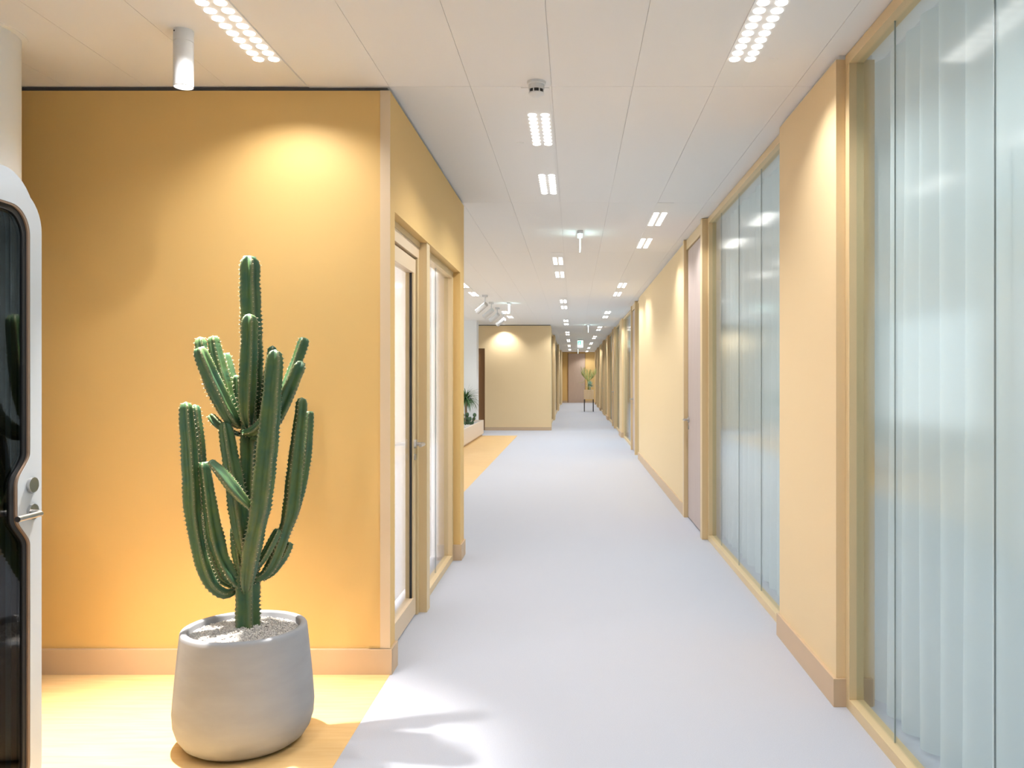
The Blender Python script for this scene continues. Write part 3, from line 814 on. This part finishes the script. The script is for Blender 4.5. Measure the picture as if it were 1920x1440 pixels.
ring('gasket', 'rubber', bulged(1.626, 2.5375, 0.141, 1.8625, 0.08, 0.058), bulged(1.64, 2.519, 0.155, 1.846, 0.07, 0.058), XB - 0.006, -1.644, booth)
slab('glass', 'booth_glass', bulged(1.64, 2.5195, 0.155, 1.8465, 0.07, 0.058), XB - 0.010, XB - 0.018, booth)
ring('liner', 'ply_edge', rrect(1.528, 2.577, 0.078, 1.937, 0.12), rrect(1.54, 2.566, 0.09, 1.925, 0.115), -1.668, -1.690, booth)
ring('light_strip', 'strip_grey', rrect(1.528, 2.577, 0.078, 1.937, 0.12), rrect(1.542, 2.563, 0.092, 1.923, 0.115), -1.690, -1.706, booth)
ring('liner', 'ply_edge', rrect(1.528, 2.577, 0.078, 1.937, 0.12), rrect(1.54, 2.566, 0.09, 1.925, 0.115), -1.706, -1.735, booth)
ring('lining', 'booth_dark', rrect(1.528, 2.577, 0.078, 1.937, 0.12), rrect(1.545, 2.56, 0.095, 1.92, 0.11), -1.735, -2.60, booth)
slab('back_panel', 'booth_dark', rrect(1.53, 2.575, 0.08, 1.935, 0.12), -2.60, -2.655, booth)
part('desk', 'planter_oak', -2.3, -1.80, 2.30, 2.565, 0.90, 0.925, booth, 0.006)
part('base', 'black_metal', -2.62, -1.70, 1.54, 2.56, 0.0, 0.05, booth)
adopt(cylo('lock', 'steel', (XB - 0.001, 2.549, 1.043), (XB + 0.010, 2.549, 1.043), 0.0225, n=32), booth)
hnd = cylo('handle', 'steel', (XB - 0.001, 2.552, 0.962), (XB + 0.008, 2.552, 0.962), 0.0235, n=32); adopt(hnd, booth)
bm = bmesh.new()
tube(bm, [(XB, 2.546, 0.962, 0.0085), (XB + 0.030, 2.535, 0.962, 0.0085), (XB + 0.047, 2.512, 0.962, 0.0085)], 4, 14)
tube(bm, [(XB + 0.047, 2.520, 0.962, 0.0085), (XB + 0.047, 2.47, 0.962, 0.0085), (XB + 0.047, 2.415, 0.962, 0.0085)], 4, 14)
lv = obj('lever', bm, 'steel', None, auto=0.6); adopt(lv, booth)
part('striker', 'black_metal', XB - 0.02, XB - 0.012, 2.598, 2.606, 0.985, 1.0, booth, 0)

# ------------------------------------------------------------------ long planter with plants in the lounge
pl = empty('planter_box', (-2.6, 16.0, 0)); tag(pl, 'long low cream planter box standing on the oak floor', 'planter')
part('front_panel', 'planter_cream', -2.13, -2.10, 12.0, 20.0, 0.05, 0.36, pl, 0.003)
part('back_panel', 'planter_cream', -3.03, -3.0, 12.0, 20.0, 0.05, 0.36, pl, 0.003)
part('end_panel', 'planter_cream', -3.0, -2.13, 19.97, 20.0, 0.05, 0.36, pl, 0.003)
part('end_panel', 'planter_cream', -3.0, -2.13, 12.0, 12.03, 0.05, 0.36, pl, 0.003)
part('plinth', 'base_paint', -2.98, -2.14, 12.05, 19.97, 0.0, 0.05, pl)
part('soil_bed', 'soil', -3.0, -2.13, 12.03, 19.97, 0.05, 0.315, pl, 0)
verts, faces = [], []
for i in range(3000):
    x = r2.uniform(-2.965, -2.165); y = r2.uniform(15.5, 19.935)
    pebble(x, y, 0.317, r2.uniform(0.012, 0.022), r2)
me = bpy.data.meshes.new('planter_gravel'); me.from_pydata(verts, [], faces)
tag(link('planter_gravel', me, 'pebble'), 'pale gravel spread in the long cream planter', 'gravel', kind='stuff')
# ribbon leaf
def blade(bm, base, dirn, length, width, droop, nseg=7, side=None):
    d = Vector(dirn).normalized()
    s = d.cross(Vector((0, 0, 1)))
    s = s.normalized() if s.length > 0.05 else Vector((1, 0, 0))
    p = Vector(base); prev = None
    for i in range(nseg + 1):
        t = i / nseg
        w = width * (1 - t) ** 0.7 * (0.5 + 0.5 * min(1, t * 4)) + 0.0004
        a = bm.verts.new(p + s * w); b = bm.verts.new(p - s * w); c = bm.verts.new(p + Vector((0, 0, -w * 0.5)))
        if prev:
            bm.faces.new((prev[0], prev[2], c, a)); bm.faces.new((prev[2], prev[1], b, c))
        prev = (a, b, c)
        d = (d + Vector((0, 0, -droop / nseg))).normalized()
        p = p + d * (length / nseg)
def head(pts_c, n, L, w, droop, r, m, parent, up=0.2):
    bm = bmesh.new()
    for i in range(n):
        a = r.random() * 2 * PI; e = r.uniform(up, 1.45)
        blade(bm, pts_c, (math.cos(a) * math.cos(e), math.sin(a) * math.cos(e), math.sin(e)), L * r.uniform(0.6, 1.1), w, droop * r.uniform(0.6, 1.4))
    o = obj('foliage', bm, m, None); adopt(o, parent); return o
r3 = random.Random(5)
PYP = 19.25
pp = at(873.5, 782, PYP)
palm = empty('ponytail_palm', (pp.x, PYP, 0.315)); tag(palm, 'ponytail palm with drooping grassy leaves in the long planter', 'plant')
bm = bmesh.new(); tube(bm, [(pp.x, PYP, 0.31, 0.065), (pp.x + 0.01, PYP, 0.45, 0.035), (pp.x, PYP, 0.65, 0.026), (pp.x + 0.005, PYP, 0.86, 0.024)], 4, 12)
adopt(obj('trunk', bm, 'bark', None, smooth=True), palm)
head((pp.x, PYP, 0.855), 220, 0.42, 0.011, 1.8, r3, 'leaf_green', palm, 0.0)
# paddle cactus: chains of pads growing out of the gravel, standing in front of the palm's trunk
BYP = 18.65
bc = at(876, 795, BYP)
bush = empty('paddle_cactus', (bc.x, BYP, 0.315)); tag(bush, 'low dark paddle cactus beneath the ponytail palm', 'plant')
def pad(c, up, yaw, hw, hh):
    bm = bmesh.new(); bmesh.ops.create_uvsphere(bm, u_segments=14, v_segments=10, radius=1)
    q = Vector((0, 0, 1)).rotation_difference(up).to_matrix().to_4x4()
    bmesh.ops.transform(bm, matrix=Matrix.Translation(c) @ q @ Matrix.Rotation(yaw, 4, 'Z') @ Matrix.Diagonal((hw, 0.013, hh, 1)), verts=bm.verts)
    adopt(obj('pad', bm, 'leaf_dark', None, smooth=True), bush)
for dx, dy, n in ((-0.09, 0.03, 3), (-0.035, -0.05, 2), (-0.01, 0.06, 3), (0.035, 0.0, 3), (0.075, -0.04, 2), (0.085, 0.05, 3)):
    p = Vector((bc.x + dx, BYP + dy, 0.308)); yaw = r3.uniform(-0.6, 0.6)
    for k in range(n):
        up = Vector((r3.uniform(-0.28, 0.28) + dx * 1.5, r3.uniform(-0.25, 0.25), 1)).normalized()
        hh = r3.uniform(0.044, 0.054)
        pad(p + up * hh, up, yaw + r3.uniform(-0.5, 0.5), r3.uniform(0.034, 0.042), hh)
        p = p + up * (hh * 1.9)                      # the next pad grows from this one's rim

# ------------------------------------------------------------------ far plant stand
SY2 = 33.8
xc = (1104 - VX) / F * SY2
st = empty('plant_stand', (xc, SY2, 0)); tag(st, 'oak planter box on four black legs down the corridor', 'planter')
w = 0.195
for sx in (-1, 1):
    for sy in (-1, 1):
        part('leg', 'black_metal', xc + sx * (w - 0.02) - 0.016, xc + sx * (w - 0.02) + 0.016, SY2 + sy * (w - 0.02) - 0.016, SY2 + sy * (w - 0.02) + 0.016, 0, 0.50, st)
for a in ((-w, w, -w, -w + 0.02), (-w, w, w - 0.02, w), (-w, -w + 0.02, -w + 0.02, w - 0.02), (w - 0.02, w, -w + 0.02, w - 0.02)):
    part('side_panel', 'planter_oak', xc + a[0], xc + a[1], SY2 + a[2], SY2 + a[3], 0.49, 0.865, st)
part('bottom', 'planter_oak', xc - w + 0.02, xc + w - 0.02, SY2 - w + 0.02, SY2 + w - 0.02, 0.49, 0.52, st)
part('soil_bed', 'soil', xc - w + 0.02, xc + w - 0.02, SY2 - w + 0.02, SY2 + w - 0.02, 0.52, 0.84, st, 0)
# blue-green rosette on a short stem at the front of the box
ac = Vector((xc + 0.045, SY2 - 0.09, 1.03))
ag = empty('agave', (ac.x, ac.y, 0.84)); tag(ag, 'blue-green succulent with broad leaves in the oak planter', 'plant')
bm = bmesh.new(); tube(bm, [(ac.x, ac.y, 0.83, 0.024), (ac.x + 0.004, ac.y, 0.93, 0.022), (ac.x, ac.y, ac.z + 0.02, 0.024)], 3, 10)
adopt(obj('stem', bm, 'leaf_blue', None, smooth=True), ag)
for i in range(20):
    a = i * 2.4; e = -0.35 + 1.75 * (i / 19)
    bm = bmesh.new()
    blade(bm, ac, (math.cos(a) * math.cos(e), math.sin(a) * math.cos(e) * 0.75 - 0.10, math.sin(e)), r3.uniform(0.19, 0.23), 0.044, 0.15, 8)
    adopt(obj('leaf', bm, 'leaf_blue', None, smooth=True), ag)
# spiky plant: a slim bundle of stems at the back of the box that opens out above the rosette
pc = Vector((xc - 0.01, SY2 + 0.125, 0.83))
br = empty('pencil_plant', (pc.x, pc.y, 0.84)); tag(br, 'spiky yellow-green branching plant in the oak planter', 'plant')
for i in range(14):
    a = 2 * PI * i / 14 + r3.uniform(-0.15, 0.15)
    bm = bmesh.new()
    b0 = pc + Vector((0.022 * math.cos(a), 0.016 * math.sin(a), 0))
    fork = Vector((b0.x + 0.02 * math.cos(a), b0.y + 0.01 * math.sin(a), 1.20 + r3.uniform(0, 0.05)))
    sp = r3.uniform(0.16, 0.29)
    tip = fork + Vector((sp * math.cos(a), 0.7 * sp * abs(math.sin(a)), r3.uniform(0.28, 0.48)))
    mid = (fork + tip) / 2 + Vector((0.03 * math.cos(a), 0, -0.02))
    tube(bm, [(*b0, 0.009), (*fork, 0.009), (*mid, 0.009), (*tip, 0.005)], 4, 6)
    for k in range(13):
        t_ = r3.uniform(0.15, 1.0); q = fork.lerp(tip, t_) + Vector((0.03 * math.cos(a), 0, -0.02)) * (1 - abs(2 * t_ - 1))
        dd = (tip - fork).normalized() + Vector((r3.uniform(-0.9, 0.9), r3.uniform(-0.3, 0.8), r3.uniform(0.0, 0.7)))
        blade(bm, q, dd.normalized(), r3.uniform(0.10, 0.20), 0.014, -0.3, 4)
    adopt(obj('branch', bm, 'leaf_lime', None), br)
for chains in ([[(-0.03, 1.18, 0.009), (-0.10, 1.30, 0.009), (-0.18, 1.20, 0.008), (-0.25, 1.15, 0.007), (-0.40, 1.16, 0.005)]],
               [[(-0.03, 1.22, 0.009), (-0.14, 1.42, 0.009), (-0.24, 1.52, 0.008), (-0.35, 1.66, 0.005)],
                [(-0.24, 1.52, 0.008), (-0.26, 1.66, 0.007), (-0.30, 1.80, 0.005)]]):
    bm = bmesh.new()
    for ch in chains: tube(bm, [(pc.x + x, pc.y, z, r) for x, z, r in ch], 4, 6)
    adopt(obj('branch', bm, 'leaf_lime', None, smooth=True), br)
